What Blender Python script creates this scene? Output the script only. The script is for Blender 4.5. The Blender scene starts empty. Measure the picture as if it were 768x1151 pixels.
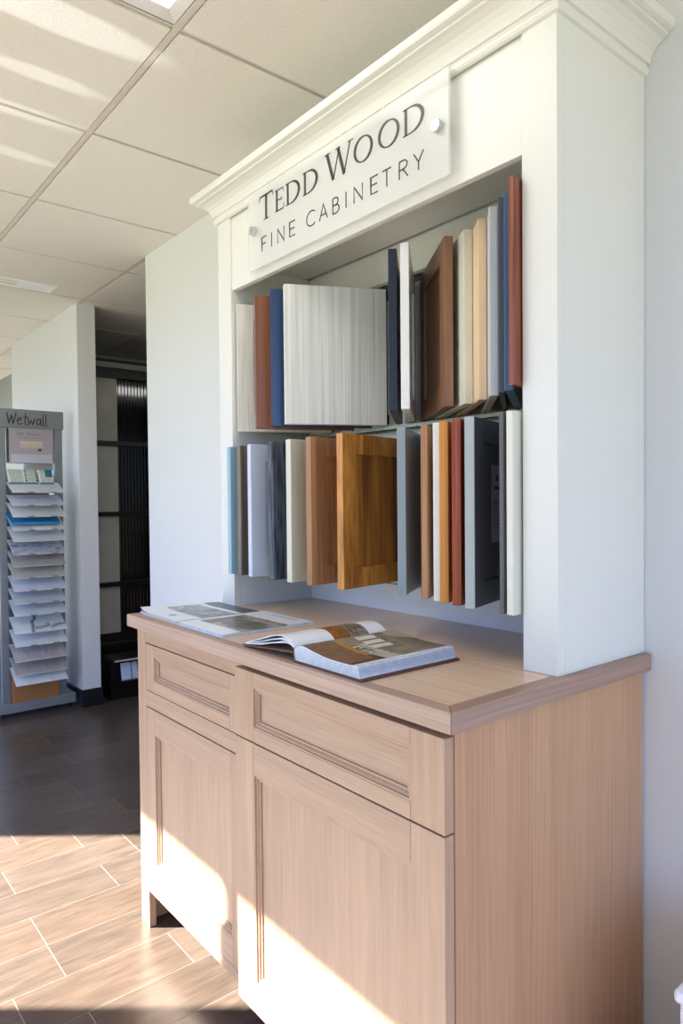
import bpy, bmesh, math, random
from mathutils import Vector, Matrix
random.seed(7)
C = bpy.context.scene.collection
S = bpy.context.scene

# ------------------------------------------------------------------ camera
CAM = Vector((0.6965, -0.7773, 1.2101)); YAW, PITCH, ROLL = 0.8857, -0.0229, -0.0091
FPX, SY = 780.33, 4.98
Fv = Vector((-math.sin(YAW)*math.cos(PITCH), math.cos(YAW)*math.cos(PITCH), math.sin(PITCH)))
Rv = Vector((math.cos(YAW), math.sin(YAW), 0)); Uv = Rv.cross(Fv)
R2 = math.cos(ROLL)*Rv + math.sin(ROLL)*Uv; U2 = R2.cross(Fv)
cd = bpy.data.cameras.new('camera'); cam = bpy.data.objects.new('camera', cd); C.objects.link(cam)
M = Matrix((R2, U2, -Fv)).transposed().to_4x4(); M.translation = CAM; cam.matrix_world = M
cd.sensor_fit = 'VERTICAL'; cd.sensor_height = 36.0; cd.lens = FPX/1151*36.0
cd.shift_y = SY/1151.0; cd.clip_start = 0.02
S.camera = cam

# ------------------------------------------------------------------ exposure
S.view_settings.view_transform = 'Standard'; S.view_settings.look = 'None'
S.view_settings.gamma = 1.0; S.view_settings.use_curve_mapping = False
S.view_settings.exposure = 0.0

# ------------------------------------------------------------------ world: sky above, lawn below the horizon
W = bpy.data.worlds.new('world'); S.world = W; W.use_nodes = True
nt = W.node_tree; nt.nodes.clear()
tc = nt.nodes.new('ShaderNodeTexCoord'); sx = nt.nodes.new('ShaderNodeSeparateXYZ')
nt.links.new(tc.outputs['Generated'], sx.inputs[0])
mr = nt.nodes.new('ShaderNodeMapRange'); mr.inputs['From Min'].default_value = -1; mr.inputs['From Max'].default_value = 1
nt.links.new(sx.outputs['Z'], mr.inputs['Value'])
rp = nt.nodes.new('ShaderNodeValToRGB'); nt.links.new(mr.outputs[0], rp.inputs[0])
els = rp.color_ramp.elements
els[0].position = 0.0; els[0].color = (0.55, 0.55, 0.40, 1)
els[1].position = 1.0; els[1].color = (0.30, 0.50, 1.3, 1)
for p, c in ((0.40, (0.98, 1.0, 0.74, 1)), (0.497, (0.66, 0.74, 0.46, 1)), (0.503, (0.60, 0.86, 1.4, 1)), (0.62, (0.44, 0.72, 1.45, 1))):
    e = els.new(p); e.color = c
bg = nt.nodes.new('ShaderNodeBackground'); nt.links.new(rp.outputs[0], bg.inputs[0]); bg.inputs[1].default_value = 3.0
wo = nt.nodes.new('ShaderNodeOutputWorld'); nt.links.new(bg.outputs[0], wo.inputs[0])

# ------------------------------------------------------------------ sun
def lamp(name, kind, loc, d, **k):
    l = bpy.data.lights.new(name, kind)
    for a, v in k.items(): setattr(l, a, v)
    o = bpy.data.objects.new(name, l); C.objects.link(o); o.location = loc
    o.rotation_euler = Vector(d).to_track_quat('-Z', 'Y').to_euler(); return o
SUN = Vector((0.635, 0.773, -0.70))
lamp('sun', 'SUN', (0, -5, 6), SUN, energy=52.0, angle=math.radians(0.6), color=(1.0, 0.93, 0.83))

# window openings of the shop (x0, x1) in the front wall, plus one each side
FW = -2.0; HEAD = 2.19; SILL = 0.12
PANES = [(-3.583, -2.404), (-2.306, -1.15), (-1.10, -0.35)]
RWX = 1.75; LWX = -6.8
def portal(name, loc, d, sx_, sy_):
    o = lamp(name, 'AREA', loc, d, shape='RECTANGLE', size=sx_, size_y=sy_, energy=1.0)
    o.data.cycles.is_portal = True
for a, b in PANES: portal('window_portal', ((a+b)/2, FW-0.04, (HEAD+SILL)/2), (0, 1, 0), b-a, HEAD-SILL)
portal('window_portal', (RWX+0.03, -.7, (HEAD+.15)/2), (-1, 0, 0), 2.4, HEAD-.15)
portal('window_portal', (LWX-0.03, -0.5, (HEAD+SILL)/2), (1, 0, 0), 2.6, HEAD-SILL)
# spot lamps added outside to make the reflected-sun patches on the ceiling
SPOTS = [((-1.0, -4.2, 1.53), (-1.04, -0.23, 2.382), 1.9, 1250), ((-1.3, -4.2, 1.53), (-1.30, -0.16, 2.382), .7, 1000), ((-1.5, -4.2, 1.53), (-1.52, -0.17, 2.382), 1.1, 1000),
         ((-1.6, -4.2, 1.53), (-1.80, -0.13, 2.382), 1.0, 700)]
for p, t, ang, en in SPOTS:
    lamp('ceiling_patch_spot', 'SPOT', p, Vector(t)-Vector(p), energy=en, spot_size=math.radians(ang), spot_blend=0.35, shadow_soft_size=0.01, color=(0.96, 0.97, 1.0))

# ------------------------------------------------------------------ helpers
def lin(h):
    h = h.lstrip('#'); v = [int(h[i:i+2], 16)/255 for i in (0, 2, 4)]
    return tuple(x/12.92 if x <= 0.04045 else ((x+0.055)/1.055)**2.4 for x in v)
MATS = {}
def newmat(name):
    m = bpy.data.materials.new(name); m.use_nodes = True; return m, m.node_tree, m.node_tree.nodes['Principled BSDF']
def paint(name, col, rough=0.5, metal=0.0, var=0.04, scale=6.0, bump=0.0, bscale=200.0, spec=0.5, **k):
    if name in MATS: return MATS[name]
    m, t, b = newmat(name); c = lin(col)
    tc = t.nodes.new('ShaderNodeTexCoord'); n = t.nodes.new('ShaderNodeTexNoise'); n.inputs['Scale'].default_value = scale; n.inputs['Detail'].default_value = 4
    t.links.new(tc.outputs['Object'], n.inputs['Vector'])
    r = t.nodes.new('ShaderNodeValToRGB'); t.links.new(n.outputs['Fac'], r.inputs[0])
    r.color_ramp.elements[0].position = 0.3; r.color_ramp.elements[1].position = 0.7
    r.color_ramp.elements[0].color = (*[x*(1-var) for x in c], 1); r.color_ramp.elements[1].color = (*[min(1, x*(1+var)) for x in c], 1)
    t.links.new(r.outputs[0], b.inputs['Base Color'])
    b.inputs['Roughness'].default_value = rough; b.inputs['Metallic'].default_value = metal; b.inputs['Specular IOR Level'].default_value = spec
    if bump:
        n2 = t.nodes.new('ShaderNodeTexNoise'); n2.inputs['Scale'].default_value = bscale; t.links.new(tc.outputs['Object'], n2.inputs['Vector'])
        bp = t.nodes.new('ShaderNodeBump'); bp.inputs['Strength'].default_value = bump; bp.inputs['Distance'].default_value = 0.002
        t.links.new(n2.outputs['Fac'], bp.inputs['Height']); t.links.new(bp.outputs[0], b.inputs['Normal'])
    MATS[name] = m; return m
def wood(name, light, dark, axis='z', rough=0.45, fine=260.0, coarse=70.0, stretch=0.012, mix=0.55, contrast=0.5, bump=0.12):
    """streaky grain running along one object axis"""
    if name in MATS: return MATS[name]
    m, t, b = newmat(name); N = t.nodes; L = t.links
    tc = N.new('ShaderNodeTexCoord'); oi = N.new('ShaderNodeObjectInfo')
    add = N.new('ShaderNodeVectorMath'); add.operation = 'MULTIPLY_ADD'
    cmb = N.new('ShaderNodeCombineXYZ')
    for i in range(3): L.new(oi.outputs['Random'], cmb.inputs[i])
    sc = N.new('ShaderNodeVectorMath'); sc.operation = 'SCALE'; sc.inputs['Scale'].default_value = 9.0; L.new(cmb.outputs[0], sc.inputs[0])
    ad = N.new('ShaderNodeVectorMath'); L.new(tc.outputs['Object'], ad.inputs[0]); L.new(sc.outputs[0], ad.inputs[1])
    def nz(scale, det, st):
        mp = N.new('ShaderNodeMapping'); s = [1, 1, 1]; s['xyz'.index(axis)] = st; mp.inputs['Scale'].default_value = s
        L.new(ad.outputs[0], mp.inputs[0]); n = N.new('ShaderNodeTexNoise'); n.inputs['Scale'].default_value = scale; n.inputs['Detail'].default_value = det
        n.inputs['Distortion'].default_value = 0.1; L.new(mp.outputs[0], n.inputs['Vector']); return n
    a = nz(coarse, 5, stretch*1.6); f = nz(fine, 3, stretch)
    mx = N.new('ShaderNodeMix'); mx.inputs[0].default_value = mix; L.new(a.outputs['Fac'], mx.inputs[2]); L.new(f.outputs['Fac'], mx.inputs[3])
    r = N.new('ShaderNodeValToRGB'); L.new(mx.outputs[0], r.inputs[0])
    r.color_ramp.elements[0].position = 0.5-contrast*0.25; r.color_ramp.elements[1].position = 0.5+contrast*0.25
    r.color_ramp.elements[0].color = (*lin(dark), 1); r.color_ramp.elements[1].color = (*lin(light), 1)
    L.new(r.outputs[0], b.inputs['Base Color']); b.inputs['Roughness'].default_value = rough
    bp = N.new('ShaderNodeBump'); bp.inputs['Strength'].default_value = bump; bp.inputs['Distance'].default_value = 0.001
    L.new(f.outputs['Fac'], bp.inputs['Height']); L.new(bp.outputs[0], b.inputs['Normal'])
    MATS[name] = m; return m
def vcol(name, rough=0.4, streak=None):
    """colours printed or laid per face (colour attribute), with optional wood streaks"""
    if name in MATS: return MATS[name]
    m, t, b = newmat(name); N = t.nodes; L = t.links
    a = N.new('ShaderNodeAttribute'); a.attribute_name = 'Col'; out = a.outputs['Color']
    if streak:
        tc = N.new('ShaderNodeTexCoord'); fac = None
        for scale, st, amt in streak:
            mp = N.new('ShaderNodeMapping'); mp.inputs['Scale'].default_value = st; L.new(tc.outputs['Object'], mp.inputs[0])
            n = N.new('ShaderNodeTexNoise'); n.inputs['Scale'].default_value = scale; n.inputs['Detail'].default_value = 6; n.inputs['Distortion'].default_value = 0.6
            L.new(mp.outputs[0], n.inputs['Vector'])
            r = N.new('ShaderNodeMapRange'); r.inputs['From Min'].default_value = 0.3; r.inputs['From Max'].default_value = 0.7
            r.inputs['To Min'].default_value = 1-amt; r.inputs['To Max'].default_value = 1+amt; L.new(n.outputs['Fac'], r.inputs['Value'])
            v = N.new('ShaderNodeVectorMath'); v.operation = 'SCALE'; L.new(out, v.inputs[0]); L.new(r.outputs[0], v.inputs['Scale']); out = v.outputs[0]
            bp_src = n.outputs['Fac']
    L.new(out, b.inputs['Base Color']); b.inputs['Roughness'].default_value = rough
    MATS[name] = m; return m

class MB:
    def __init__(s): s.bm = bmesh.new(); s.cl = s.bm.faces.layers.float_color.get('Fc') if False else None; s.cols = {}
    def box(s, x0, x1, y0, y1, z0, z1, col=None):
        v = [s.bm.verts.new(p) for p in ((x0,y0,z0),(x1,y0,z0),(x1,y1,z0),(x0,y1,z0),(x0,y0,z1),(x1,y0,z1),(x1,y1,z1),(x0,y1,z1))]
        for f in ((0,3,2,1),(4,5,6,7),(0,1,5,4),(1,2,6,5),(2,3,7,6),(3,0,4,7)):
            q = s.bm.faces.new([v[i] for i in f])
            if col: s.cols[q] = col
        return s
    def poly(s, pts, col=None):
        q = s.bm.faces.new([s.bm.verts.new(p) for p in pts])
        if col: s.cols[q] = col
        return s
    def prism(s, pts, off):
        """closed polygon pts (3d) extruded by vector off"""
        off = Vector(off); a = [s.bm.verts.new(p) for p in pts]; b = [s.bm.verts.new(Vector(p)+off) for p in pts]
        s.bm.faces.new(a[::-1]); s.bm.faces.new(b); n = len(a)
        for i in range(n): s.bm.faces.new((a[i], a[(i+1)%n], b[(i+1)%n], b[i]))
        return s
    def cyl(s, p, d, r, h, n=24, r2=None):
        d = Vector(d).normalized(); q = d.to_track_quat('Z', 'Y'); r2 = r if r2 is None else r2
        a = [s.bm.verts.new(Vector(p)+q@Vector((r*math.cos(t), r*math.sin(t), 0))) for t in [2*math.pi*i/n for i in range(n)]]
        b = [s.bm.verts.new(Vector(p)+q@Vector((r2*math.cos(t), r2*math.sin(t), h))) for t in [2*math.pi*i/n for i in range(n)]]
        s.bm.faces.new(a[::-1]); s.bm.faces.new(b)
        for i in range(n): s.bm.faces.new((a[i], a[(i+1)%n], b[(i+1)%n], b[i]))
        return s
    def obj(s, name, mat, parent=None, bevel=0, smooth=False, seg=2):
        bmesh.ops.recalc_face_normals(s.bm, faces=s.bm.faces[:]) if not s.cols else None
        me = bpy.data.meshes.new(name); cols = None
        if s.cols:
            s.bm.faces.index_update(); cols = [s.cols.get(f, (1, 1, 1)) for f in s.bm.faces]
        s.bm.to_mesh(me); s.bm.free()
        if cols:
            at = me.color_attributes.new('Col', 'FLOAT_COLOR', 'CORNER')
            for p in me.polygons:
                for li in p.loop_indices: at.data[li].color = (*cols[p.index], 1)
        me.materials.append(mat)
        if smooth:
            for p in me.polygons: p.use_smooth = True
        o = bpy.data.objects.new(name, me); C.objects.link(o)
        if parent: o.parent = parent
        if bevel:
            b = o.modifiers.new('bevel', 'BEVEL'); b.width = bevel; b.segments = seg; b.limit_method = 'ANGLE'; b.angle_limit = math.radians(40)
        return o
def box(name, mat, x0, x1, y0, y1, z0, z1, parent=None, bevel=0): return MB().box(x0, x1, y0, y1, z0, z1).obj(name, mat, parent, bevel)
def pieces(name, mat, parent, bevel, boxes):
    for b in boxes: MB().box(*b).obj(name, mat, parent, bevel)
def struct(o, lab=None):
    o['kind'] = 'structure'
    if lab: o['label'] = lab
    return o
def tag(o, label, cat, group=None):
    o['label'] = label; o['category'] = cat
    if group: o['group'] = group
    return o
def thing(name, label, cat, loc=(0, 0, 0), rz=0, group=None):
    o = bpy.data.objects.new(name, None); o.empty_display_size = 0.05; C.objects.link(o); o.location = loc; o.rotation_euler = (0, 0, rz)
    return tag(o, label, cat, group)

# ------------------------------------------------------------------ materials
M_WALL = paint('wall_paint', 'DADDE1', 0.6, var=0.012, scale=1.5, bump=0.05, bscale=300)
M_HUT = paint('hutch_paint', 'DDDCD8', 0.35, var=0.01, scale=3)
M_CEIL = paint('ceiling_tile', 'E6E1DA', 0.85, var=0.05, scale=220, bump=0.4, bscale=350)
M_TBAR = paint('ceiling_grid', 'D2C9BF', 0.45, var=0.01)
M_BASEB = paint('black_vinyl', '16181C', 0.4)
M_BLACK = paint('black_metal', '0B0B0D', 0.35)
M_OAKV = wood('oak_vertical', 'BB9A7C', 'A48369', 'z', mix=0.45, coarse=26.0, stretch=0.025, contrast=0.62)
M_OAKH = wood('oak_horizontal', 'B9997E', 'A28269', 'x', mix=0.45, coarse=26.0, stretch=0.025, contrast=0.62)
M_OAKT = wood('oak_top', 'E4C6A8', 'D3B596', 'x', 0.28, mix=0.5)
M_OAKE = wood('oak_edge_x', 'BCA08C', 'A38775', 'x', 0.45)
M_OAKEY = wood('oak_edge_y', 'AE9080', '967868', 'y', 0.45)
M_OAKS = wood('oak_side_veneer', 'C79A76', 'B68A67', 'z', 0.42, fine=320, coarse=16, stretch=0.012, mix=0.65, contrast=0.4)
M_DARKGAP = paint('cabinet_inside', '6A4E3A', 0.7)

# ------------------------------------------------------------------ setting: floor
pw, pl = 0.162, 0.404; OX = -0.948
ph = {0: .052, 1: .179, 3: .041, 5: .040, 6: -.134, 9: .036, 12: -.129, 14: .196}
fl = MB(); rnd = random.Random(3)
for r in range(-20, 46):
    x1 = OX-r*pw; x0 = x1-pw
    y = ph.get(r, rnd.choice((.045, .18, -.13))) - pl*6
    while y < 4.2:
        k = rnd.uniform(0.80, 1.16); w = rnd.uniform(-0.03, 0.03)
        c = lin('554940'); c = (c[0]*k*(1+w), c[1]*k, c[2]*k*(1-w))
        fl.box(x0+.0009, x1-.0009, y+.0012, y+pl-.0012, -0.02, 0.0, c); y += pl
floor = struct(fl.obj('floor', vcol('plank_tile', 0.3, [(7, (5, 0.8, 1), 0.20), (24, (5, 0.5, 1), 0.16)])))
grout = struct(box('floor', paint('grout', '8A8074', 0.8), LWX-.5, 3.5, FW-.3, 4.4, -0.04, -0.0003))

# ceiling: tiles above a T-bar grid
H = 2.382; GX = -0.9038; GY = 0.018; T = 0.6096
ct = MB(); LIGHT = (GX, GX+T, GY-T, GY)
for i in range(-13, 7):
    for j in range(-3, 7):
        x0 = GX+i*T; y0 = GY+j*T
        if (i, j) in ((0, -1), (-1, 3), (-6, -2)): continue
        ct.box(x0+.009, x0+T-.009, y0+.012, y0+T-.012, H-.006, H+.02)
        ct.box(x0, x0+T, y0, y0+T, H+.004, H+.02)
struct(ct.obj('ceiling', M_CEIL))
gr = MB()
for i in range(-13, 8): gr.box(GX+i*T-.005, GX+i*T+.005, FW, 4.2, H-.002, H+.006)
for j in range(-3, 8): gr.box(LWX, RWX, GY+j*T-.009, GY+j*T+.009, H-.005, H+.006)
struct(gr.obj('trim_1', M_TBAR, bevel=0.0015), 'ceiling grid bars')
struct(box('ceiling', paint('roof_deck', '9A948C', 0.9), LWX-.3, RWX+.3, FW-.06, 4.4, H+.03, H+.12))

# walls
D = 0.612; Xe, Xc, Xl, TW = -2.461, -3.433, -4.87, 0.109
struct(box('wall_back', M_WALL, Xe, RWX, D, D+TW, 0, H+.02, bevel=.002))
struct(box('wall_back_left', M_WALL, Xl, Xc, D, D+TW, 0, H+.02, bevel=.002))
struct(box('wall_left_return', M_WALL, Xl, Xl+.1, D+TW, 4.0, 0, H+.02))
struct(box('wall_alcove_right', M_WALL, .4, .5, D+TW, 3.1, 0, H+.02))
struct(box('wall_alcove_back', paint('alcove_paint', '6C6864', 0.7), Xl, .5, 3.0, 3.1, 0, H+.02))
struct(box('wall_rear_left', paint('grey_wall_paint', '8E9492', 0.6), LWX, Xl, 0.9, 1.0, 0, H+.02))
struct(box('baseboard_back', M_BASEB, Xe-.008, RWX, D-.008, D, 0, 0.105, bevel=.002))
bb = MB().box(Xl, Xc+.008, D-.008, D, 0, 0.105).box(Xc, Xc+.008, D, D+TW+.008, 0, 0.105)
struct(bb.obj('baseboard_back_left', M_BASEB, bevel=.002))
# front (window) wall
fw = MB(); y0, y1 = FW-.06, FW+.05
fw.box(LWX, PANES[0][0], y0, y1, 0, H+.02).box(PANES[0][0], PANES[-1][1], y0, y1, HEAD, H+.02).box(PANES[0][0], PANES[-1][1], y0, y1, 0, SILL).box(PANES[-1][1], RWX+.1, y0, y1, 0, H+.02)
struct(fw.obj('wall_front', M_WALL))
M_ALU = paint('window_aluminium', '3A3A3C', 0.4, 0.6)
for n, (a, b) in enumerate(PANES):
    f = MB()
    if n: f.box(PANES[n-1][1], a, FW-.03, FW+.027, SILL, HEAD)
    f.box(a, b, FW-.03, FW+.027, HEAD-.02, HEAD).box(a, b, FW-.03, FW+.027, SILL, SILL+.03)
    struct(f.obj('window_%d' % (n+1), M_ALU))
rw = MB().box(RWX, RWX+.1, FW, -1.9, 0, H).box(RWX, RWX+.1, .5, D+.1, 0, H).box(RWX, RWX+.1, -1.9, .5, HEAD, H+.02).box(RWX, RWX+.1, -1.9, .5, 0, .15)
struct(rw.obj('wall_right', M_WALL))
lw = MB().box(LWX-.1, LWX, FW, -1.8, 0, H).box(LWX-.1, LWX, .8, 1.0, 0, H).box(LWX-.1, LWX, -1.8, .8, HEAD, H+.02).box(LWX-.1, LWX, -1.8, .8, 0, SILL)
struct(lw.obj('wall_left', M_WALL))

# ceiling light (2x2 troffer) and air vent
em, et, eb = newmat('lit_diffuser'); eb.inputs['Emission Color'].default_value = (1, .98, .95, 1); eb.inputs['Emission Strength'].default_value = 6.0
em2, _, eb2 = newmat('lit_diffuser_bright'); eb2.inputs['Emission Color'].default_value = (1, .97, .93, 1); eb2.inputs['Emission Strength'].default_value = 14.0
def troffer(ci, cj, label, em=em):
    x0, y0_ = GX+ci*T, GY+cj*T
    t = thing('ceiling_light', label, 'light', (x0+T/2, y0_+T/2, H-.004)); hx = T/2-.012
    for a in (0, 1, 2, 3):
        c, s_ = math.cos(a*math.pi/2), math.sin(a*math.pi/2)
        rot = lambda x, y: (c*x-s_*y, s_*x+c*y)
        o_, i_ = hx, hx-.028
        P = [(*rot(-o_, -o_), 0), (*rot(o_, -o_), 0), (*rot(i_, -i_), .014), (*rot(-i_, -i_), .014)]
        MB().prism(P, (0, 0, .02)).obj('light_frame', paint('light_frame_white', 'C9C6C4', 0.4), t)
    box('diffuser', em, -hx+.028, hx-.028, -hx+.028, hx-.028, .012, .02, t)
troffer(0, -1, 'square flush ceiling light panel glowing white at the top edge of the view')
troffer(-1, 3, 'lit ceiling panel in the dark room behind the hutch wall', em2)
troffer(-6, -2, 'added unseen ceiling light panel that brightens the wall by the display rack')  # extra panel added out of view to lift the left wall
t = thing('air_vent', 'slotted air vent set flush in the ceiling tiles', 'vent', (-3.245, 0.11, H-.008))
M_VENT = paint('vent_white', 'F0F1F4', 0.4)
v = MB().box(-.066, -.052, -.32, .32, -.004, .004).box(.052, .066, -.32, .32, -.004, .004).box(-.052, .052, -.32, -.306, -.004, .004).box(-.052, .052, .306, .32, -.004, .004)
v.obj('vent_frame', M_VENT, t); box('backing', paint('vent_dark', '34363A', 0.8), -.052, .052, -.306, .306, .002, .003, t)
v = MB()
v.box(-.002, .002, -.306, .306, -.001, .002)
v.box(-.052, .052, .13, .306, -.002, .0015)
v.obj('slats', M_VENT, t)

# ------------------------------------------------------------------ base cabinet
WB0, WB1 = -1.217, -0.016; ZC, TH = 0.8903, 0.0344; ZU = ZC-TH
cab = thing('base_cabinet', 'pale oak base cabinet with two drawers over two doors against white wall', 'cabinet', (0, 0, 0))
box('side_panel', M_OAKS, WB1-.018, WB1, .026, D-.008, 0, ZU, cab, .001)
box('side_panel', M_OAKS, WB0, WB0+.018, .045, D-.008, 0, ZU, cab, .001)
box('back_panel', M_DARKGAP, WB0+.018, WB1-.018, D-.02, D-.01, .1, ZU, cab)
box('bottom_panel', M_DARKGAP, WB0+.018, WB1-.018, .06, D-.02, .112, .130, cab)
box('toe_board', M_OAKH, WB0+.018, WB1-.018, .20, .215, 0, .112, cab)
LY = 0.024
ff = MB()
ff.box(WB0, -1.163, LY, .045, 0, ZU)                    # left stile down to the floor as a leg
ff.obj('frame_stile', M_OAKV, cab, .0015)
pieces('frame_rail', M_OAKH, cab, .0012, [(-1.163, -.640, LY, .045, a, b) for a, b in ((.8165, ZU), (.637, .6815), (.107, .1315))])
MB().box(-.640, WB1-.018, .026, .045, .107, ZU).obj('frame_stile', M_OAKV, cab)
MB().box(WB1-.09, WB1-.018, .026, .1, 0, .107).obj('frame_stile', M_OAKV, cab)
def front(kind, x0, x1, z0, z1, y, th, st, rl, parent):
    """frame-and-panel front: stiles, rails with stepped moulding, recessed panel"""
    o = bpy.data.objects.new(kind, None); C.objects.link(o); o.parent = parent; o.location = (x0, y, z0)
    w, h = x1-x0, z1-z0
    pieces('stile', M_OAKV, o, .0012, [(0, st, 0, th, 0, h), (w-st, w, 0, th, 0, h)])
    pieces('rail', M_OAKH, o, .0012, [(st, w-st, 0, th, 0, rl), (st, w-st, 0, th, h-rl, h)])
    m = MB(); d0 = 0.0
    # stepped moulding profile (inset, depth)
    prof = [(0, .0008), (.0035, .0008), (.0035, .004), (.008, .0046), (.011, .0085), (.0145, .0085), (.0145, .0125)]
    pts = []
    for i, d in prof:
        pts.append([m.bm.verts.new(p) for p in ((st+i, d, rl+i), (w-st-i, d, rl+i), (w-st-i, d, h-rl-i), (st+i, d, h-rl-i))])
    for a, b in zip(pts, pts[1:]):
        for k in range(4): m.bm.faces.new((a[k], a[(k+1) % 4], b[(k+1) % 4], b[k]))
    m.obj('moulding', M_OAKV if kind == 'door' else M_OAKH, o)
    MB().box(st+.010, w-st-.010, .0120, .018, rl+.010, h-rl-.010).obj('center_panel', M_OAKV if kind == 'door' else M_OAKH, o)
    return o
front('drawer', -1.1605, -.6425, .684, .814, LY-.001, .02, .052, .030, cab)
front('door', -1.1605, -.6425, .134, .6345, LY-.001, .02, .052, .066, cab)
front('drawer', -.638, -.0165, .6965, .846, .003, .021, .074, .030, cab)
front('door', -.638, -.0165, .1065, .6935, .003, .021, .074, .066, cab)

# countertop
ctp = thing('countertop', 'pale oak countertop with a square edge band on the base cabinet', 'countertop', (0, 0, ZU))
W0 = -1.234; nb = .03
MB().box(W0+nb, -nb, nb, D-.001, .002, TH-.0003).obj('veneer_top', M_OAKT, ctp)
MB().prism([(W0, 0, 0), (0, 0, 0), (-nb, nb, 0), (W0+nb, nb, 0)], (0, 0, TH)).obj('front_edge_band', M_OAKE, ctp, .0022)
MB().prism([(0, 0, 0), (0, D-.001, 0), (-nb, D-.001, 0), (-nb, nb, 0)], (0, 0, TH)).obj('side_edge_band', M_OAKEY, ctp, .0022)
MB().prism([(W0, 0, 0), (W0+nb, nb, 0), (W0+nb, D-.001, 0), (W0, D-.001, 0)], (0, 0, TH)).obj('side_edge_band', M_OAKEY, ctp, .0022)

# ------------------------------------------------------------------ hutch
YH = 0.302; ZO, ZK = 1.846, 2.076; ST = 0.0745
hut = thing('hutch', 'tall white open hutch with crown moulding standing on the oak countertop', 'hutch', (0, 0, ZC))
def hb(name, x0, x1, y0_, y1_, z0, z1, bev=.0012): return box(name, M_HUT, x0, x1, y0_, y1_, z0-ZC, z1-ZC, hut, bev)
hb('side_panel', WB1-.02, WB1, YH+.022, D-.001, ZC, ZK+.03)
hb('side_panel', WB0, WB0+.02, YH+.022, D-.001, ZC, ZK+.03)
hb('stile', WB1-ST, WB1, YH, YH+.022, ZC, ZK+.03)
hb('stile', WB0, WB0+ST, YH, YH+.022, ZC, ZK+.03)
hb('inner_side_panel', WB1-ST, WB1-ST+.016, YH+.022, .595, ZC, 1.95, 0)
hb('inner_side_panel', WB0+ST-.016, WB0+ST, YH+.022, .595, ZC, 1.95, 0)
hb('header', WB0+ST, WB1-ST, YH+.005, YH+.022, ZO, ZK+.03)
hb('back_panel', WB0+ST, WB1-ST, .595, D-.001, ZC, 1.928, 0)
hb('niche_ceiling', WB0+ST, WB1-ST, YH+.022, .590, 1.932, 1.95, 0)
# crown profile (projection, z) swept round left, front and right
prof = [(0, 2.062), (.006, 2.064), (.0095, 2.069), (.0095, 2.075), (.006, 2.080), (.006, 2.084), (.011, 2.085), (.0135, 2.094), (.019, 2.104), (.028, 2.113), (.039, 2.1195), (.049, 2.122), (.049, 2.128), (.0535, 2.1285), (.060, 2.131), (.0625, 2.136), (.0625, 2.147), (.060, 2.151), (0, 2.151)]
cm = MB(); rings = []
for p, z in prof:
    rings.append([cm.bm.verts.new(v) for v in ((WB0-p, D-.001, z-ZC), (WB0-p, YH-p, z-ZC), (WB1+p, YH-p, z-ZC), (WB1+p, D-.001, z-ZC))])
for a, b in zip(rings, rings[1:]):
    for k in range(3): cm.bm.faces.new((a[k], a[k+1], b[k+1], b[k]))
cm.bm.faces.new([r[0] for r in rings]); cm.bm.faces.new([r[3] for r in rings][::-1])
cm.bm.faces.new([rings[-1][k] for k in range(4)])
cm.obj('crown_moulding', M_HUT, hut)

# ------------------------------------------------------------------ lettering by strokes
def ribbon(mb, pts, wid, y, th=.0008, closed=False):
    """flat stroke along pts (x,z), widths per point, in the plane y, facing -Y"""
    n = len(pts); wid = wid if isinstance(wid, (list, tuple)) else [wid]*n; Lp = []; Rp = []
    for i in range(n):
        a = pts[(i-1) % n] if (closed or i > 0) else pts[i]; b = pts[(i+1) % n] if (closed or i < n-1) else pts[i]
        d = Vector((b[0]-a[0], b[1]-a[1]));
        if d.length < 1e-9: d = Vector((1, 0))
        d.normalize(); nn = Vector((-d.y, d.x)); k = 1.0
        if 0 < i < n-1 or closed:
            e = Vector((b[0]-pts[i][0], b[1]-pts[i][1])).normalized(); k = 1/max(.5, abs(nn.dot(Vector((-e.y, e.x)))))
        w = wid[i]/2*k; p = Vector(pts[i]); Lp.append(p+nn*w); Rp.append(p-nn*w)
    m = n if closed else n-1
    for i in range(m):
        j = (i+1) % n
        mb.prism([(q.x, y, q.y) for q in (Lp[i], Lp[j], Rp[j], Rp[i])], (0, th, 0))
def arc(cx, cz, rx, rz, a0, a1, n): return [(cx+rx*math.cos(math.radians(a0+(a1-a0)*i/n)), cz+rz*math.sin(math.radians(a0+(a1-a0)*i/n))) for i in range(n+1)]
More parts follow.
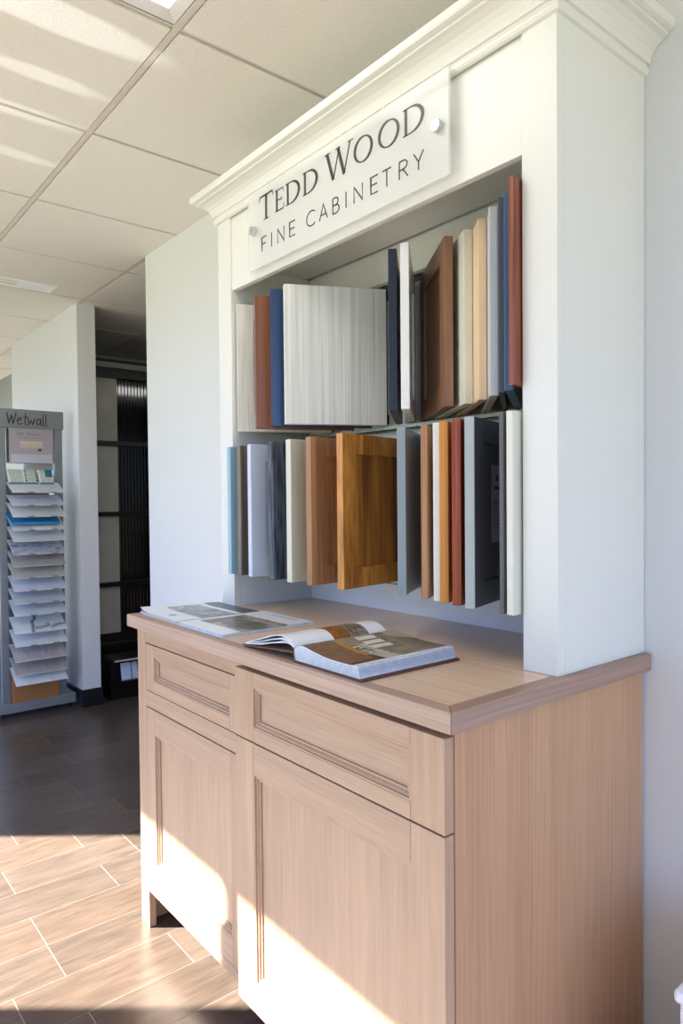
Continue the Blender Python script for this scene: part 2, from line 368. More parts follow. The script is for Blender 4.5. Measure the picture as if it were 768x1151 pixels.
def serif_glyph(ch):
    """strokes in a unit cap height box: (width, [(pts, widths)])"""
    s, t = .15, .055
    def serif(x, z, w=.17): return ([(x-w, z), (x+w, z)], .035)
    if ch == 'T': return .92, [([(.46, 0), (.46, 1)], s), ([(.02, .965), (.9, .965)], .07), ([(.035, .99), (.0, .78)], [.03, .03]), ([(.885, .99), (.93, .78)], [.03, .03]), serif(.46, .018)]
    if ch == 'E': return .66, [([(.16, 0), (.16, 1)], s), ([(.05, .975), (.58, .975)], t), ([(.05, .025), (.60, .025)], t), ([(.16, .51), (.48, .51)], t), ([(.57, 1), (.60, .8)], .03), ([(.59, 0), (.66, .24)], .03), ([(.48, .42), (.48, .60)], .03)]
    if ch == 'D':
        a = arc(.36, .5, .52, .475, 88, -88, 22); w = [t+.12*max(0, math.cos(math.radians(88-176*i/22)))**1.2 for i in range(23)]
        return .96, [([(.16, 0), (.16, 1)], s), ([(.04, .975), (.38, .975)], t), ([(.04, .025), (.38, .025)], t), (a, w)]
    if ch == 'O':
        n = 40; a = [(.52+.455*math.cos(2*math.pi*i/n), .5+.49*math.sin(2*math.pi*i/n)) for i in range(n)]
        w = [.055+.11*abs(math.cos(2*math.pi*i/n+.22))**1.3 for i in range(n)]
        return 1.04, [(a, w, True)]
    if ch == 'W': return 1.42, [([(.10, 1), (.42, 0)], .15), ([(.42, 0), (.72, .92)], .06), ([(.68, 1), (.98, 0)], .15), ([(.98, 0), (1.30, 1)], .06), ([(-.04, .982), (.27, .982)], .035), ([(.56, .982), (.80, .982)], .035), ([(1.17, .982), (1.44, .982)], .035)]
def sans_glyph(ch):
    w = .085
    G = {'F': (.5, [[(0, 0), (0, 1), (.5, 1)], [(0, .52), (.44, .52)]]), 'I': (.0, [[(0, 0), (0, 1)]]),
         'N': (.7, [[(0, 0), (0, 1), (.7, 0), (.7, 1)]]), 'E': (.52, [[(.52, 0), (0, 0), (0, 1), (.52, 1)], [(0, .52), (.46, .52)]]),
         'A': (.8, [[(0, 0), (.4, 1), (.8, 0)], [(.14, .33), (.66, .33)]]), 'T': (.66, [[(0, 1), (.66, 1)], [(.33, 0), (.33, 1)]]),
         'Y': (.74, [[(0, 1), (.37, .45), (.74, 1)], [(.37, .45), (.37, 0)]]),
         'M': (.8, [[(0, 0), (0, 1), (.4, .3), (.8, 1), (.8, 0)]]), 'O': (.84, [arc(.42, .5, .42, .5, 0, 360, 20)]),
         'W': (1.0, [[(0, 1), (.25, 0), (.5, .9), (.75, 0), (1, 1)]]), 'L': (.45, [[(0, 1), (0, 0), (.45, 0)]])}
    if ch == 'C': return .74, [(arc(.46, .5, .46, .5, 48, 312, 20), w)]
    if ch == 'B': return .56, [([(0, 0), (0, 1)], w), ([(0, 1), (.24, 1)]+arc(.24, .765, .24, .235, 88, -90, 10)+[(0, .53)], w), ([(0, .53), (.28, .53)]+arc(.28, .265, .28, .265, 88, -90, 10)+[(0, 0)], w)]
    if ch == 'R': return .58, [([(0, 0), (0, 1)], w), ([(0, 1), (.26, 1)]+arc(.26, .75, .28, .25, 88, -90, 10)+[(0, .5)], w), ([(.26, .5), (.58, 0)], w)]
    return G[ch][0], [(p, w) for p in G[ch][1]]
SG = thing('shop_sign', 'frosted acrylic sign reading TEDD WOOD FINE CABINETRY on the hutch header', 'sign', (-0.628, 0.297, 1.968))
ac, at_, ab = newmat('frosted_acrylic'); N = at_.nodes
ab.inputs['Base Color'].default_value = (.80, .81, .80, 1); ab.inputs['Roughness'].default_value = .18; ab.inputs['Alpha'].default_value = .45
MB().box(-.378, .378, -.015, -.009, -.108, .107).obj('acrylic_plate', ac, SG, .0008)
M_ALUB = paint('brushed_aluminium', 'C9CACB', 0.3, 0.85)
for sx_ in (-.346, .350):
    k = MB().cyl((sx_, -.026, -.002), (0, 1, 0), .0125, .035)
    k.obj('standoff', M_ALUB, SG, .0012)
M_INK = paint('charcoal_vinyl', '37373A', 0.4)
l1 = MB()
for ch, x0, x1, z0, z1 in (('T', -.946, -.880, 1.982, 2.051), ('E', -.872, -.826, 1.984, 2.041), ('D', -.821, -.754, 1.984, 2.041), ('D', -.745, -.679, 1.984, 2.041),
                           ('W', -.650, -.546, 1.982, 2.051), ('O', -.543, -.476, 1.984, 2.041), ('O', -.459, -.390, 1.984, 2.041), ('D', -.382, -.316, 1.984, 2.041)):
    w, st = serif_glyph(ch); sc = (x1-x0)/w; h = z1-z0
    for s_ in st:
        wd = s_[1]; wd = [q*.9 for q in wd] if isinstance(wd, list) else wd*.9
        ribbon(l1, [(x0+.628+px*sc, z0-1.968+pz*h) for px, pz in s_[0]], [q*h for q in wd] if isinstance(wd, list) else wd*h, -.0159, closed=len(s_) > 2)
l1.obj('lettering', M_INK, SG)['label'] = 'large serif words TEDD WOOD'
l2 = MB()
for ch, x0, x1 in (('F', -.936, -.914), ('I', -.888, -.888), ('N', -.859, -.829), ('E', -.803, -.779), ('C', -.728, -.695), ('A', -.675, -.643), ('B', -.622, -.598), ('I', -.572, -.572),
                   ('N', -.543, -.513), ('E', -.484, -.461), ('T', -.445, -.418), ('R', -.392, -.366), ('Y', -.348, -.320)):
    w, st = sans_glyph(ch); sc = (x1-x0)/w if w else 1; h = .037
    for p, wd in st: ribbon(l2, [(x0+.628+px*sc, 1.900-1.968+pz*h) for px, pz in p], wd*h, -.0159)
l2.obj('lettering', M_INK, SG)['label'] = 'thin capitals FINE CABINETRY'

# ------------------------------------------------------------------ sample racks
M_RAIL = paint('rack_rail', 'A7A794', 0.35, 0.7); M_PIN = paint('rack_pin', 'B8B8B0', 0.3, 0.8)
def rail(z, label, hgt=.012, flip=1):
    t = thing('display_rail', label, 'rail', (-.617, .575, z), 0, 'metal rails of the sample rack')
    m = MB().box(-.524, .524, -.018, .018, 0, .003).box(-.524, .524, -.018, -.016, 0, hgt*flip).box(-.524, .524, .018, .020, 0, hgt*flip)
    m.obj('rail_channel', M_RAIL, t)
    first = None
    for k in range(17):
        if first is None: first = MB().cyl((0, 0, 0), (0, 1, 0), .0024, .003, 10).obj('rail_screw', M_PIN, t); q = first
        else: q = first.copy(); C.objects.link(q); q.parent = t
        q.location = (-.496+k*.062, -.0195, .006*flip)
rail(1.404, 'slotted metal rail under the upper row of samples'); rail(1.386, 'slotted metal rail above the lower row of samples', .01, -1)
rail(1.806, 'slotted metal rail along the top of the upper samples'); rail(.975, 'slotted metal rail under the lower row of samples')
DW, DH = .295, .381
def sample(label, hx, fx, fy, z, mat, style='slab', pmat=None, th=.020, st=.05, labelled=False):
    ang = math.atan2(fy-.575, fx-hx)
    t = thing('cabinet_door_sample', label, 'door sample', (hx, .575, z), ang, 'cabinet door samples in the hutch rack')
    L = .007; W_ = DW
    if style == 'slab':
        MB().box(L, W_, -th/2, th/2, 0, DH).obj('door_slab', mat, t, .0018)
    elif style == 'raised':
        MB().box(L, W_, -th/2+.003, th/2-.003, 0, DH).obj('door_slab', mat, t, .0018)
        for s_ in (-1, 1):
            ya, yb = (th/2-.003, th/2) if s_ > 0 else (-th/2, -th/2+.003)
            pieces('stile', mat, t, .001, [(L, L+st, ya, yb, 0, DH), (W_-st, W_, ya, yb, 0, DH)])
            pieces('rail', mat, t, .001, [(L+st, W_-st, ya, yb, 0, st), (L+st, W_-st, ya, yb, DH-st, DH)])
        MB().box(L+st+.022, W_-st-.022, -th/2+.001, th/2-.001, st+.022, DH-st-.022).obj('center_panel', mat, t, .0018)
    else:
        w2 = style == 'miter'
        pieces('stile', mat, t, .0012, [(L, L+st, -th/2, th/2, 0, DH), (W_-st, W_, -th/2, th/2, 0, DH)])
        pieces('rail', mat, t, .0012, [(L+st, W_-st, -th/2, th/2, 0, st), (L+st, W_-st, -th/2, th/2, DH-st, DH)])
        MB().box(L+st-.004, W_-st+.004, -.004, .004, st-.004, DH-st+.004).obj('center_panel', pmat or mat, t)
    MB().cyl((.004, 0, -.008), (0, 0, 1), .002, DH+.016, 12).box(0, .014, -.006, .006, .004, .03).box(0, .014, -.006, .006, DH-.03, DH-.004).obj('pivot_rod', M_BLACK, t)
    if labelled:
        MB().box(W_, W_+.003, -th/2, th/2, 0, DH).obj('lit_edge_strip', silver, t)['label'] = 'silver grey strip added to keep the edge lighter than the shaded face'  # added strip: edge stays silver while the face carries painted shade
        lm = MB().box(.128, .188, .0042, .0050, .125, .290); s_ = lm.obj('paper_label', paint('label_paper', 'A9A9BC', 0.6), t); s_['label'] = 'white paper label'
        q = MB(); q.cyl((.158, .0052, .262), (0, 1, 0), .007, .0003, 16).box(.140, .176, .0050, .0054, .238, .244)
        for k in range(9): q.box(.136, .180-.004*(k % 3), .0050, .0054, .215-k*.0075, .2165-k*.0075)
        q.obj('printed_text', M_INK, s_)
    return t
ZUP, ZLO = 1.420, .993
whitegrain = wood('white_textured', 'D9D5CC', 'C4BFB5', 'z', .5, contrast=.4, coarse=40, stretch=.03)
lgrey = wood('pale_grey_laminate', 'EAE9E3', 'C4C3BC', 'z', .45, fine=170, coarse=60, stretch=.012, mix=.5, contrast=.6)
walnut = wood('reddish_walnut', '965B3C', '74442D', 'z', .4)
navy = paint('navy_paint', '131D31', .35, var=.06); navyb = paint('blue_paint', '213E68', .35, var=.05)
white = paint('white_lacquer', 'E6E6E4', .3); offw = paint('offwhite_lacquer', 'DAD8CC', .35)
brown = wood('mid_brown_maple', '94694C', '7B563C', 'z', .38, contrast=.34, bump=.04)
cream = paint('cream_paint', 'D9D8C6', .35); maple = wood('natural_maple', 'EACBA6', 'DDBC96', 'z', .4, bump=.05)
pgrey = paint('pale_grey_paint', 'C5C9CE', .35); dgrey = paint('slate_paint', '4A4E5C', .4); blue = paint('denim_blue_paint', '44668A', .35)
mahog = wood('red_mahogany', '8C4C36', '53271B', 'z', .4, contrast=.34)
ltb = paint('light_blue_paint', '8FB2C6', .35); taupe = wood('taupe_laminate', '7C7062', '564B42', 'z', .5, contrast=.34)
coolw = paint('cool_white_paint', 'C9D0E2', .35); darkt = wood('charcoal_blue_texture', '5C6272', '20232E', 'z', .5, fine=150, coarse=90, stretch=.06, contrast=.34)
crm2 = paint('ivory_paint', 'CFCDBB', .35); oak = wood('natural_oak', 'C08F66', '9A6C48', 'z', .45, contrast=.34); honey = wood('honey_cherry', 'CE8A38', '94561A', 'z', .35, coarse=14, fine=120, stretch=.12, mix=.35, contrast=.34)
honeyp = wood('honey_knotty', 'BC7A2C', '703C10', 'z', .35, coarse=14, fine=90, stretch=.06, mix=.3, contrast=.345)
gpaint = paint('grey_paint', '8D979E', .35); orange = wood('amber_maple', 'D08E3C', 'B27029', 'z', .35); cherry = wood('red_cherry', 'A8481E', '7A2A0E', 'z', .3, contrast=.34)
silver = paint('silver_grey_paint', 'A6ABAB', .35); dgy2 = wood('dark_grey_laminate', '615D61', '4C494D', 'z', .5)
g2p = paint('silver_grey_shaded', '4C4F55', .4)  # shade on the silver sample's face put into its colour
UP = [('white textured door sample at the left end of the upper row', -.995, -1.127, .312, whitegrain, 'raised'),
      ('red-brown wood door sample between the white and the bright blue ones, upper row', -.895, -1.018, .308, walnut, 'slab'),
      ('bright blue door sample partly behind the big pale grey slab', -.812, -.938, .313, navyb, 'shaker'),
      ('large pale grey streaky slab sample turned face-on, upper row', -.744, -.875, .321, lgrey, 'slab'),
      ('dark navy door sample just right of the pale grey slab', -.70, -.503, .365, navy, 'slab'),
      ('white door sample angled between the dark navy and the brown ones', -.650, -.456, .359, white, 'shaker'),
      ('brown shaker door sample angled open in the upper row', -.605, -.368, .409, brown, 'shaker'),
      ('cream door sample right of the brown shaker, upper row', -.555, -.315, .413, cream, 'slab'),
      ('light natural maple door sample in the upper row', -.48, -.252, .387, maple, 'slab'),
      ('pale grey-white door sample between maple and slate ones, upper row', -.40, -.200, .358, pgrey, 'slab'),
      ('dark slate door sample behind the denim blue one, upper row', -.34, -.165, .337, dgrey, 'slab'),
      ('denim blue door sample near the right end of the upper row', -.30, -.140, .327, blue, 'slab'),
      ('red mahogany door sample at the right end of the upper row', -.112, -.099, .283, mahog, 'slab')]
LO = [('light blue door sample at the left end of the lower row', -1.118, -1.131, .285, ltb, 'slab'),
      ('taupe laminate door sample beside the light blue one, lower row', -1.085, -1.075, .290, taupe, 'slab'),
      ('cool white framed door sample right of the taupe one, lower row', -1.0, -1.015, .290, coolw, 'raised'),
      ('charcoal blue textured door sample in the lower row', -.925, -.906, .290, darkt, 'slab'),
      ('ivory door sample left of the natural oak one, lower row', -.85, -.822, .291, crm2, 'slab'),
      ('natural oak shaker door sample behind the honey one, lower row', -.765, -.733, .291, oak, 'shaker'),
      ('honey-stained knotty shaker door sample, widest face in lower row', -.665, -.611, .295, honey, 'shaker'),
      ('mid grey door sample right of the honey shaker, lower row', -.60, -.447, .339, gpaint, 'slab'),
      ('thin natural oak door sample between grey and white ones, lower row', -.515, -.366, .328, oak, 'slab'),
      ('narrow white door sample behind the amber one, lower row', -.46, -.324, .323, white, 'slab'),
      ('amber maple door sample left of the red cherry one, lower row', -.415, -.295, .313, orange, 'slab'),
      ('red cherry door sample in the lower row', -.355, -.254, .308, cherry, 'slab'),
      ('silver grey framed door sample with paper label on its face, lower row', -.30, -.213, .303, g2p, 'shaker'),
      ('dark grey door sample just left of the ivory white end one, lower row', -.150, -.1245, .292, dgy2, 'slab'),
      ('glossy off-white door sample at the right end of the lower row', -.110, -.104, .288, offw, 'slab')]
for lab, hx_, fx, fy, mt, sty in UP: sample(lab, hx_, fx, fy, ZUP, mt, sty, th=.012 if 'slate door' in lab else .014 if 'mahogany' in lab else .018 if ('maple' in lab or 'denim' in lab or 'grey-white' in lab) else .02)
for lab, hx_, fx, fy, mt, sty in LO:
    sample(lab, hx_, fx, fy, ZLO, mt, sty, pmat=(honeyp if 'honey-stained' in lab else None), th=.016 if ('narrow' in lab or 'thin' in lab) else .010 if 'dark grey' in lab else .015 if 'glossy' in lab else .02, labelled='silver' in lab)

# ------------------------------------------------------------------ printed sheets
def grid_sheet(name, fn_pos, fn_col, nu, nv, mat, parent):
    m = MB(); V = [[m.bm.verts.new(fn_pos(i/nu, j/nv)) for j in range(nv+1)] for i in range(nu+1)]
    for i in range(nu):
        for j in range(nv):
            q = m.bm.faces.new((V[i][j], V[i+1][j], V[i+1][j+1], V[i][j+1])); m.cols[q] = fn_col((i+.5)/nu, (j+.5)/nv)
    o = m.obj(name, mat, parent)
    for p in o.data.polygons: p.use_smooth = True
    return o
M_PRINT = vcol('glossy_print', 0.3); M_PAPER = paint('paper_white', 'E3E6EC', .5, var=.01); M_PEDGE = paint('page_edges', 'CDD3DE', .7, var=.12, scale=90)
from mathutils import noise as mn
def px(u, v, s=1.0): return mn.noise(Vector((u*9*s, v*9*s, s*3.1)))
def mixc(a, b, k): k = max(0, min(1, k)); return tuple(x*(1-k)+y*k for x, y in zip(a, b))
PW = lin('E6E9EE')
def magA_col(u, v):
    if v < .30: return lin('8A8F98') if (.50 < u < .60 and .12 < v < .20) else PW
    if v < .72 and u > .06:
        if u < .3: return mixc(lin('7F858C'), lin('B9BEC2'), .5+px(u, v, 2)*1.2)
        return mixc(lin('9A9FA3'), lin('54585C'), .45+px(u, v, 1.4)*1.6)
    if v >= .78: return mixc(lin('4A5560'), lin('2C3238'), .5+px(u, v))
    return PW
def magB_col(u, v):
    if v < .20: return PW
    if v < .64 and u > .08:
        d = ((u-.62)/.42)**2+((v-.42)/.2)**2
        if d < .75: return mixc(lin('57503F'), lin('7B745F'), .5+px(u, v, 1.5))
        if u < .3: return lin('5C4E45')
        return mixc(lin('8A8680'), lin('B7B2A6'), .5+px(u, v, 1.5))
    if .64 <= v < .72 and u > .08: return mixc(lin('B5A37C'), lin('6E5B3C'), .5+px(u, v, 3)*1.5)
    if v > .84 and .3 < u < .8 and int(v*120) % 4 == 0: return lin('9AA0AA')
    return PW
def magazine(label, x, y, w, h, rz, col, curl, th=.007):
    t = thing('magazine', label, 'magazine', (x, y, ZC), rz)
    MB().box(0, w, .002, h-.002, .0005, th).obj('page_block', M_PEDGE, t)
    def pos(u, v):
        z = th+.0006
        if curl: z += curl*max(0, (.3-u)/.3)**2*max(0, 1-v*.9)
        return (u*w, v*h, z)
    def posb(u, v): p = pos(u, v); return (p[0], p[1], p[2]-.0005-(p[2]-th-.0006)*.7)
    grid_sheet('front_cover', pos, col, 70, 70, M_PRINT, t)
    if curl: grid_sheet('inner_page', posb, lambda u, v: lin('5D6F96'), 20, 20, M_PRINT, t)
    MB().box(0, w, 0, h, 0, .0008).obj('back_cover', M_PAPER, t)
magazine('magazine with grey house photos and a curled white corner, at far left of countertop', -1.228, .038, .232, .258, .0, magA_col, .012, .004)
magazine('magazine with dark rounded photo on its cover, left of the open book', -.972, .030, .236, .268, .0, magB_col, 0, .007)

# open book
BK = thing('open_book', 'thick open hardcover photo book with reddish-brown cover on the countertop', 'book', (-.426, .016, ZC))
M_COV = paint('book_cover', '5A3128', .5)
BH = .252
def lerp(tab, x):
    for (a, b), (c, d) in zip(tab, tab[1:]):
        if a <= x <= c or a >= x >= c: k = (x-a)/(c-a); k = k; return b+(d-b)*k
    return tab[-1][1]
def smooth_tab(tab, n=24):
    xs = [tab[0][0]+(tab[-1][0]-tab[0][0])*i/n for i in range(n+1)]; ys = [lerp(tab, x) for x in xs]
    for _ in range(2): ys = [ys[0]]+[(ys[i-1]+2*ys[i]+ys[i+1])/4 for i in range(1, n)]+[ys[-1]]
    return list(zip(xs, ys))
RT = smooth_tab([(0, .026), (.012, .036), (.03, .037), (.06, .031), (.10, .026), (.15, .0245), (.192, .026)])
m = MB(); pts = [(x, 0, z) for x, z in RT]+[(.198, 0, .0045), (0.0, 0, .0045)]
m.prism(pts, (0, BH, 0)); pb = m.obj('right_page_block', M_PEDGE, BK)
le = MB()
for k in range(7):
    f = .12+.12*k
    le.prism([(x, -.0004, .005+(z-.005)*f) for x, z in RT]+[(x, -.0004, .0055+(z-.005)*f) for x, z in RT[::-1]], (0, .0006, 0))
for k in range(8): le.box(.1962, .1966+.0008*(k % 2), .001, BH-.001, .006+k*.0024, .0065+k*.0024)
le.obj('page_gaps', paint('page_gap_grey', '8E96A6', .8), pb)
def rcol(u, v):
    if u > .93 or v < .0: return PW
    a = u; b = v
    if b < .28 and a < .85: return mixc(lin('6A5344'), lin('8B6E58'), .5+px(a, b, 3))
    if b < .34 and a > .2: return lin('B08543') if a < .7 else lin('5A4634')
    if .30 < b < .50 and a > .35: return mixc(lin('C9C6BC'), lin('4E5D33'), (px(a, b, 4)+.35)*1.6 if a < .7 and b < .45 else px(a, b, 5)+.1)
    if .50 < b < .70 and .12 < a < .55: return lin('D7D3C6') if int(a*30) % 4 else lin('77705F')
    if b > .80: return mixc(lin('8A7C69'), lin('6E6152'), (b-.8)*5) if a > .25+(b-.8) else lin('A59A87')
    return mixc(lin('9C907C'), lin('7B6E5D'), .5+px(a, b, 1.2))
def rpos(u, v):
    x = u*.192; return (x, v*BH, lerp(RT, x)+.0006)
grid_sheet('right_photo_page', rpos, rcol, 60, 70, M_PRINT, BK)
LTs = [smooth_tab([(0, .026), (-.012, .040-k*.002), (-.040, .047-k*.007), (-.075, .043-k*.008), (-.12, .029-k*.006), (-.17, .0145-k*.002), (-.187, .0105-k*.001)]) for k in range(3)]
def lcol(u, v):
    if .42 < v < .80 and u < .62: return mixc(lin('7A4B1E'), lin('96632C'), .5+px(u, v, 2)) if v < .60 else mixc(lin('8C8571'), lin('5D5746'), .5+px(u, v, 4)*1.4)
    return PW
for k, lt in enumerate(LTs):
    def lp(u, v, lt=lt): x = -u*.185; return (x, v*BH, lerp([(-a, b) for a, b in lt], -x))
    pg = grid_sheet('left_page', lp, lcol if k == 0 else (lambda u, v: PW), 44, 60 if k == 0 else 4, M_PRINT, BK)
    s_ = pg.modifiers.new('thick', 'SOLIDIFY'); s_.thickness = .0016; s_.offset = 0
MB().prism([(0, 0, .017), (-.199, 0, .0025), (-.199, 0, .0052), (-.004, 0, .020)], (0, BH+.006, 0)).obj('left_cover', M_COV, BK, .0006)
MB().box(-.002, .206, -.003, BH+.004, 0.0002, .0042).obj('right_cover', M_COV, BK, .0006)
MB().prism([(-.006, 0, .019), (-.003, 0, .010), (0, 0, .0005), (.004, 0, .0008), (.002, 0, .012), (-.001, 0, .021)], (0, BH, 0)).obj('book_spine', M_COV, BK)

# ------------------------------------------------------------------ tile display unit in the dark alcove
TD = thing('tile_display', 'black framed display of grey and ribbed black wall tiles in the dark alcove', 'display', (-3.84, .74, 0))
M_GT = paint('grey_concrete_tile', 'B4B5AC', .4, var=.12, scale=5); M_RB = paint('ribbed_black_tile', '0E0F12', .06)
box('carcass', M_BLACK, -.06, .0, 0, .95, 0, 2.16, TD)
box('base_box', M_BLACK, .0, .12, .0, .95, 0, .30, TD, .002)
rows = [(.345, .655), (.68, 1.12), (1.15, 1.585), (1.615, 2.03)]
for a, b in rows:
    box('grey_tile', M_GT, .0, .012, .0, .262, a, b, TD, .001)
    m = MB().box(.0, .008, .262, .95, a, b)
    for k in range(30): m.box(.008, .016, .27+k*.0226, .284+k*.0226, a, b)
    m.obj('ribbed_tile', M_RB, TD)
for z in (.655, 1.12, 1.585, 2.03): box('shelf_bar', M_BLACK, .0, .045, 0, .95, z, z+.030, TD, .001)
box('top_trim', paint('pale_trim', '8E8C88', .5), -.06, .02, 0, .95, 2.10, 2.135, TD)
# low literature holder in front of it
LH = thing('literature_holder', 'low black literature shelf with a pale edge in front of the dark tile display', 'shelf', (-3.52, .95, 0))
box('shelf_board', M_BLACK, -.08, .128, -.16, .42, .246, .256, LH); box('shelf_edge', paint('pale_edge', 'C9C5B8', .5), .128, .132, -.16, .42, .248, .257, LH)
box('base_panel', M_BLACK, -.08, .06, -.16, .42, 0, .246, LH); box('ledge', M_BLACK, .06, .13, -.16, .42, .115, .125, LH)
for k, (yy, ww, lab) in enumerate(((-.108, .062, 'pale blue-grey sample card leaning under the shelf edge, wider one on the left'), (-.040, .036, 'pale sample card leaning under the shelf edge, narrow one on the right'))):
    s_ = MB(); s_.prism([(.10, 0, 0), (.103, 0, 0), (.083, 0, .100), (.080, 0, .100)], (0, ww, 0))
    o = s_.obj('sample_card', paint('card_blue', 'C6D0E4', .4), None); o.location = (-3.52, .95+yy, .126); tag(o, lab, 'card', 'sample cards')

# ------------------------------------------------------------------ wetwall rack
RK = thing('display_rack', 'grey metal display rack with Wetwall header at the left edge of the view', 'display rack', (-3.5, .36, 0))
M_RK = paint('rack_grey', '84898C', .4, .3)
box('post', M_RK, -.03, .0, .135, .180, .03, 1.66, RK, .003); box('post', M_RK, -.03, .0, -.17, -.128, .03, 1.66, RK, .003)
box('post', M_RK, -.30, -.27, .135, .180, .03, 1.66, RK, .003); box('post', M_RK, -.30, -.27, -.17, -.128, .03, 1.66, RK, .003)
box('header_panel', M_RK, -.03, .012, -.20, .186, 1.637, 1.742, RK, .004)
box('base_plate', M_RK, -.34, .02, -.20, .228, .03, .085, RK, .004)
for fx_, fy_ in ((-.03, .20), (-.03, -.17), (-.3, .20), (-.3, -.17)): MB().cyl((fx_, fy_, 0), (0, 0, 1), .012, .03).obj('foot', M_BLACK, RK)
acr, a2, b2 = newmat('clear_backing'); b2.inputs['Base Color'].default_value = (.85, .87, .85, 1); b2.inputs['Metallic'].default_value = .9; b2.inputs['Roughness'].default_value = .05
box('mirror_backing', acr, -.028, -.024, -.128, .135, 1.40, 1.637, RK)
hd = MB(); hs = .046
def scr(pts, x0, wd=.075):
    ribbon2(hd, [(x0+a*hs*.72, 1.655+b*hs) for a, b in pts], wd*hs)
def ribbon2(mb, pts, w):
    n = len(pts)
    for i in range(n-1):
        a, b = Vector(pts[i]), Vector(pts[i+1]); d = (b-a)
        if d.length < 1e-9: continue
        d.normalize(); nn = Vector((-d.y, d.x))*w/2; a = a-d*w*.3; b = b+d*w*.3
        mb.prism([(.0125, q.x, q.y) for q in (a+nn, b+nn, b-nn, a-nn)], (.0012, 0, 0))
X0 = -.122
scr([(0, 1.35), (.28, .1), (.72, 1.1), (.95, .05), (1.45, 1.4)], X0, .14)
scr([(.05, .45), (.7, .6), (.6, .85), (.3, .85), (.05, .5), (.15, .1), (.5, 0), (.85, .2)], X0+.052, .12)
scr([(.3, 1.4), (.2, .1), (.55, 0)], X0+.088, .12); scr([(0, .9), (.75, .95)], X0+.086, .12)
scr([(0, .8), (.15, .05), (.5, .6), (.75, .05), (1.1, .8)], X0+.112, .12)
scr([(.75, .75), (.35, .85), (.05, .45), (.25, .02), (.65, .3), (.75, .8), (.75, .1), (.95, 0)], X0+.155, .12)
scr([(.1, 1.4), (.05, .1), (.25, 0)], X0+.190, .12); scr([(.1, 1.4), (.05, .1), (.25, 0)], X0+.206, .12)
hd.obj('header_lettering', paint('header_ink', '2F3234', .5), RK)['label'] = 'handwritten style word Wetwall'
MB().box(.0122, .0128, -.09, .10, 1.646, 1.6475).obj('header_rule', paint('header_ink', '2F3234', .5), RK)
# poster
PO = thing('poster', 'grey paper notice headed MORE WETWALL clipped in the rack under its header', 'poster', (-3.494, .367, 1.44))
def pcol(u, v):
    if .24 < u < .76 and .42 < v < .62: return mixc(lin('C9BCA6'), lin('B5AAA0'), (.62-v)*5)
    if .66 < u < .72 and .36 < v < .50: return lin('3E3A3C')
    return mixc(lin('A9A3A8'), lin('9E98A0'), v)
grid_sheet('paper_sheet', lambda u, v: (0, -.120+u*.240, v*.196), pcol, 40, 40, M_PRINT, PO)
pt = MB()
xx = 0
for wd_, x0_, hh, zz in (('MORE', -.076, .011, .158), ('WETWALL', -.020, .011, .158)):
    xx = x0_
    for ch in wd_:
        w, st = sans_glyph(ch)
        for p, wd in st:
            q = [(xx+a*hh*.8, zz+b*hh) for a, b in p]
            for i in range(len(q)-1):
                a, b = Vector(q[i]), Vector(q[i+1]); d = (b-a).normalized(); nn = Vector((-d.y, d.x))*.0007
                pt.prism([(.0004, r.x, r.y) for r in (a+nn, b+nn, b-nn, a-nn)], (.0005, 0, 0))
        xx += (w*.8+.35)*hh
pt.box(.0004, .0009, -.065, .065, .142, .1435)
pt.obj('printed_text', paint('poster_ink', '6C686E', .6), PO)
M_CLR = paint('clear_tray', 'B9BAC8', .2); box('clear_holder_lip', M_CLR, .004, .006, -.11, .11, 0, .05, PO)
# brochures
BR = [('teal and white brochure lying first from the left on the rack', -.125), ('green and white brochure in the middle on the rack', -.045), ('white brochure with a teal corner, nearest the wall on the rack', .040)]
for k, (lab, yy) in enumerate(BR):
    t = thing('brochure', lab, 'brochure', (-3.46, .36+yy, 1.318), 0, 'brochures above the sample boards')
    def bc(u, v, k=k):
        if v < .14: return lin('3C7C8E')
        if u < .14: return PW
        if k == 2 and u > .5 and v > .5: return lin('2D6E80')
        if k == 1 and (u < .25 or u > .88) and int(v*14) % 2: return lin('4A4F52')
        return mixc(lin('A9B8A8'), lin('D5D8CE'), .5+px(u+k, v, 1.6)*1.8)
    s_ = grid_sheet('printed_cover', lambda u, v: (.0-.05*v, u*.078, .085*v), bc, 16, 16, M_PRINT, t)
    MB().prism([(-.0015, 0, 0), (-.0515, 0, .085), (-.0545, 0, .083), (-.0045, 0, -.002)], (0, .078, 0)).obj('pages', M_PAPER, t)
# sample boards
ZB = [1.268, 1.197, 1.134, 1.06, .999, .926, .862, .796, .725, .654, .588, .491, .42, .338, .262, .206]
BC = [('E3E6EC', 'white sample board at the very top of the rack, under the brochures'), ('DDE0EA', 'bluish white sample board, second from the top'), ('E0DFDD', 'warm white sample board right above the bright blue folder'),
      ('DAD9D4', 'off-white sample board with a small caption strip, right below the blue folder'), ('D6DADC', 'pale grey-white sample board, two below the blue folder'), ('B9BCC9', 'grey marbled sample board in the upper half of the rack'),
      ('ADA7A2', 'darker taupe board, upper of two beige boards mid-rack'), ('BDB9AF', 'beige grey board, lower of two beige boards mid-rack'), ('CFD3DE', 'cool white board just below the two beige boards'),
      ('BCC3C9', 'light blue-grey board, two below the beige boards'), ('CBD1D8', 'plain pale board right above the black-veined marble one'), ('D5DADD', 'white marble sample board with bold black veins'),
      ('D3D9DA', 'white board right below the black-veined marble one'), ('B7B2B0', 'streaky taupe board, upper of the two streaky ones near the bottom'), ('A8A29F', 'streaky taupe board, lower of the two streaky ones near the bottom'),
      ('D9DEE0', 'white board at the bottom, just above the cardboard box')]
SH = MB()
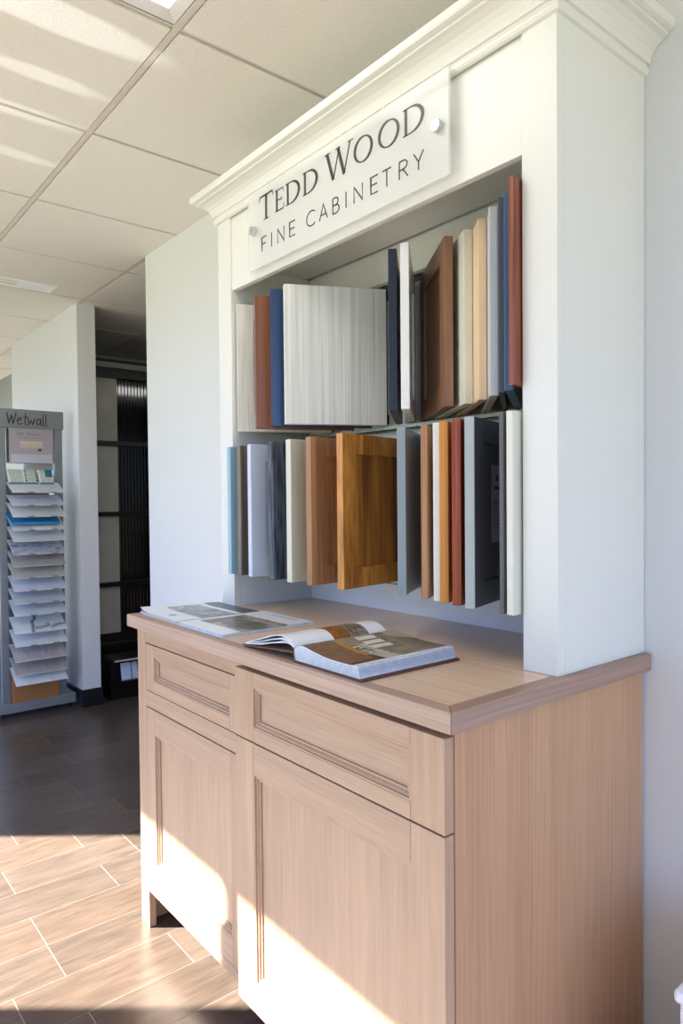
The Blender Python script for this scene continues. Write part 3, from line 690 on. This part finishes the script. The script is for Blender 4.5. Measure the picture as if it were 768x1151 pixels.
for k, (z, (c, lab)) in enumerate(zip(ZB, BC)):
    t = thing('sample_board', lab, 'sample board', (-3.36, .36, z), 0, 'sample boards in the Wetwall rack')
    dx = .138; dz = .078 if k not in (0, 1) else .058; ya, yb = -.132, .146
    cc = lin(c)
    def cf(u, v, k=k, cc=cc):
        if k == 5: return mixc(cc, lin('7C8092'), px(u*.7, v*1.4, 1)*2)
        if k == 11: return mixc(cc, lin('3C3E44'), max(0, 1-abs(u-.34-.12*v-.05*px(u, v, .5))/.06) + max(0, .8-abs(v-.25-.5*(u-.45)*(u < .7)-.15*px(u, v, .4))/.12)*(u > .4))
        if k in (13, 14): return mixc(cc, lin('9A9390'), px(u*5, v*.3, 1)*1.2+.2)
        if k == 3 and .38 < u < .75 and v < .22: return lin('EEEDE8')
        return mixc(cc, tuple(x*.85 for x in cc), px(u, v, .7)+.1)
    grid_sheet('printed_face', lambda u, v: (-dx*v, ya+(yb-ya)*u+.004*v, dz*v+.0035), cf, 40, 14, M_PRINT, t)
    m = MB(); m.prism([(0, ya, 0), (-dx, ya, dz), (-dx, ya, dz+.003), (0, ya, .003)], (0, yb-ya, 0))
    m.obj('board', paint('board_core', 'CDD1D6', .6), t)
    if k in (0, 1, 2, 3, 5, 7, 8, 9, 10, 12):
        q = MB()
        for yc in (-.035, .085): q.prism([(.0006, yc+.022*math.cos(a), -.001+.007*math.sin(a)) for a in [math.pi*i/10 for i in range(11)]], (.001, 0, 0))
        q.obj('finger_notch', paint('notch_grey', '7E8288', .7), t)
    SH.box(-.262, .003, -.128, .135, z+dz-.004, z+dz)
box('back_panel', M_RK, -.27, -.262, -.128, .135, .09, 1.40, RK)
sh_o = SH.obj('board_supports', M_RK, RK); sh_o['kind'] = 'stuff'; 
fo = MB().prism([(0, -.14, 0), (-.12, -.14, .055), (-.12, -.14, .063), (0, -.14, .010)], (0, .262, 0)).obj('blue_folder', paint('folder_blue', '2A86C0', .4), None, .001)
fo.location = (-3.375, .362, 1.094); tag(fo, 'bright blue folder between two white sample boards in the rack', 'folder')
cb = thing('cardboard_box', 'brown cardboard box on the bottom plate of the rack', 'box', (-3.58, .36, .085))
MB().box(-.10, .10, -.12, .130, 0, .15).obj('carton', paint('cardboard', 'A5713C', .7), cb, .002)
MB().box(-.101, .101, -.01, .02, .1502, .1508).obj('tape_strip', paint('tape_tan', 'B98C58', .4), cb)

# ------------------------------------------------------------------ white plinth in the right corner
pl_ = thing('plinth', 'white plinth cropped at the lower right corner beside the wall', 'plinth', (.40, .43, 0))
M_PL = paint('plinth_white', 'E4E4EC', .35)
MB().box(-.203, .203, -.124, .15, .02, .418).obj('plinth_body', M_PL, pl_, .006); MB().box(-.209, .209, -.130, .155, .418, .438).obj('plinth_top', M_PL, pl_, .005)
MB().box(-.18, .18, -.10, .13, 0, .02).obj('plinth_foot', M_PL, pl_)
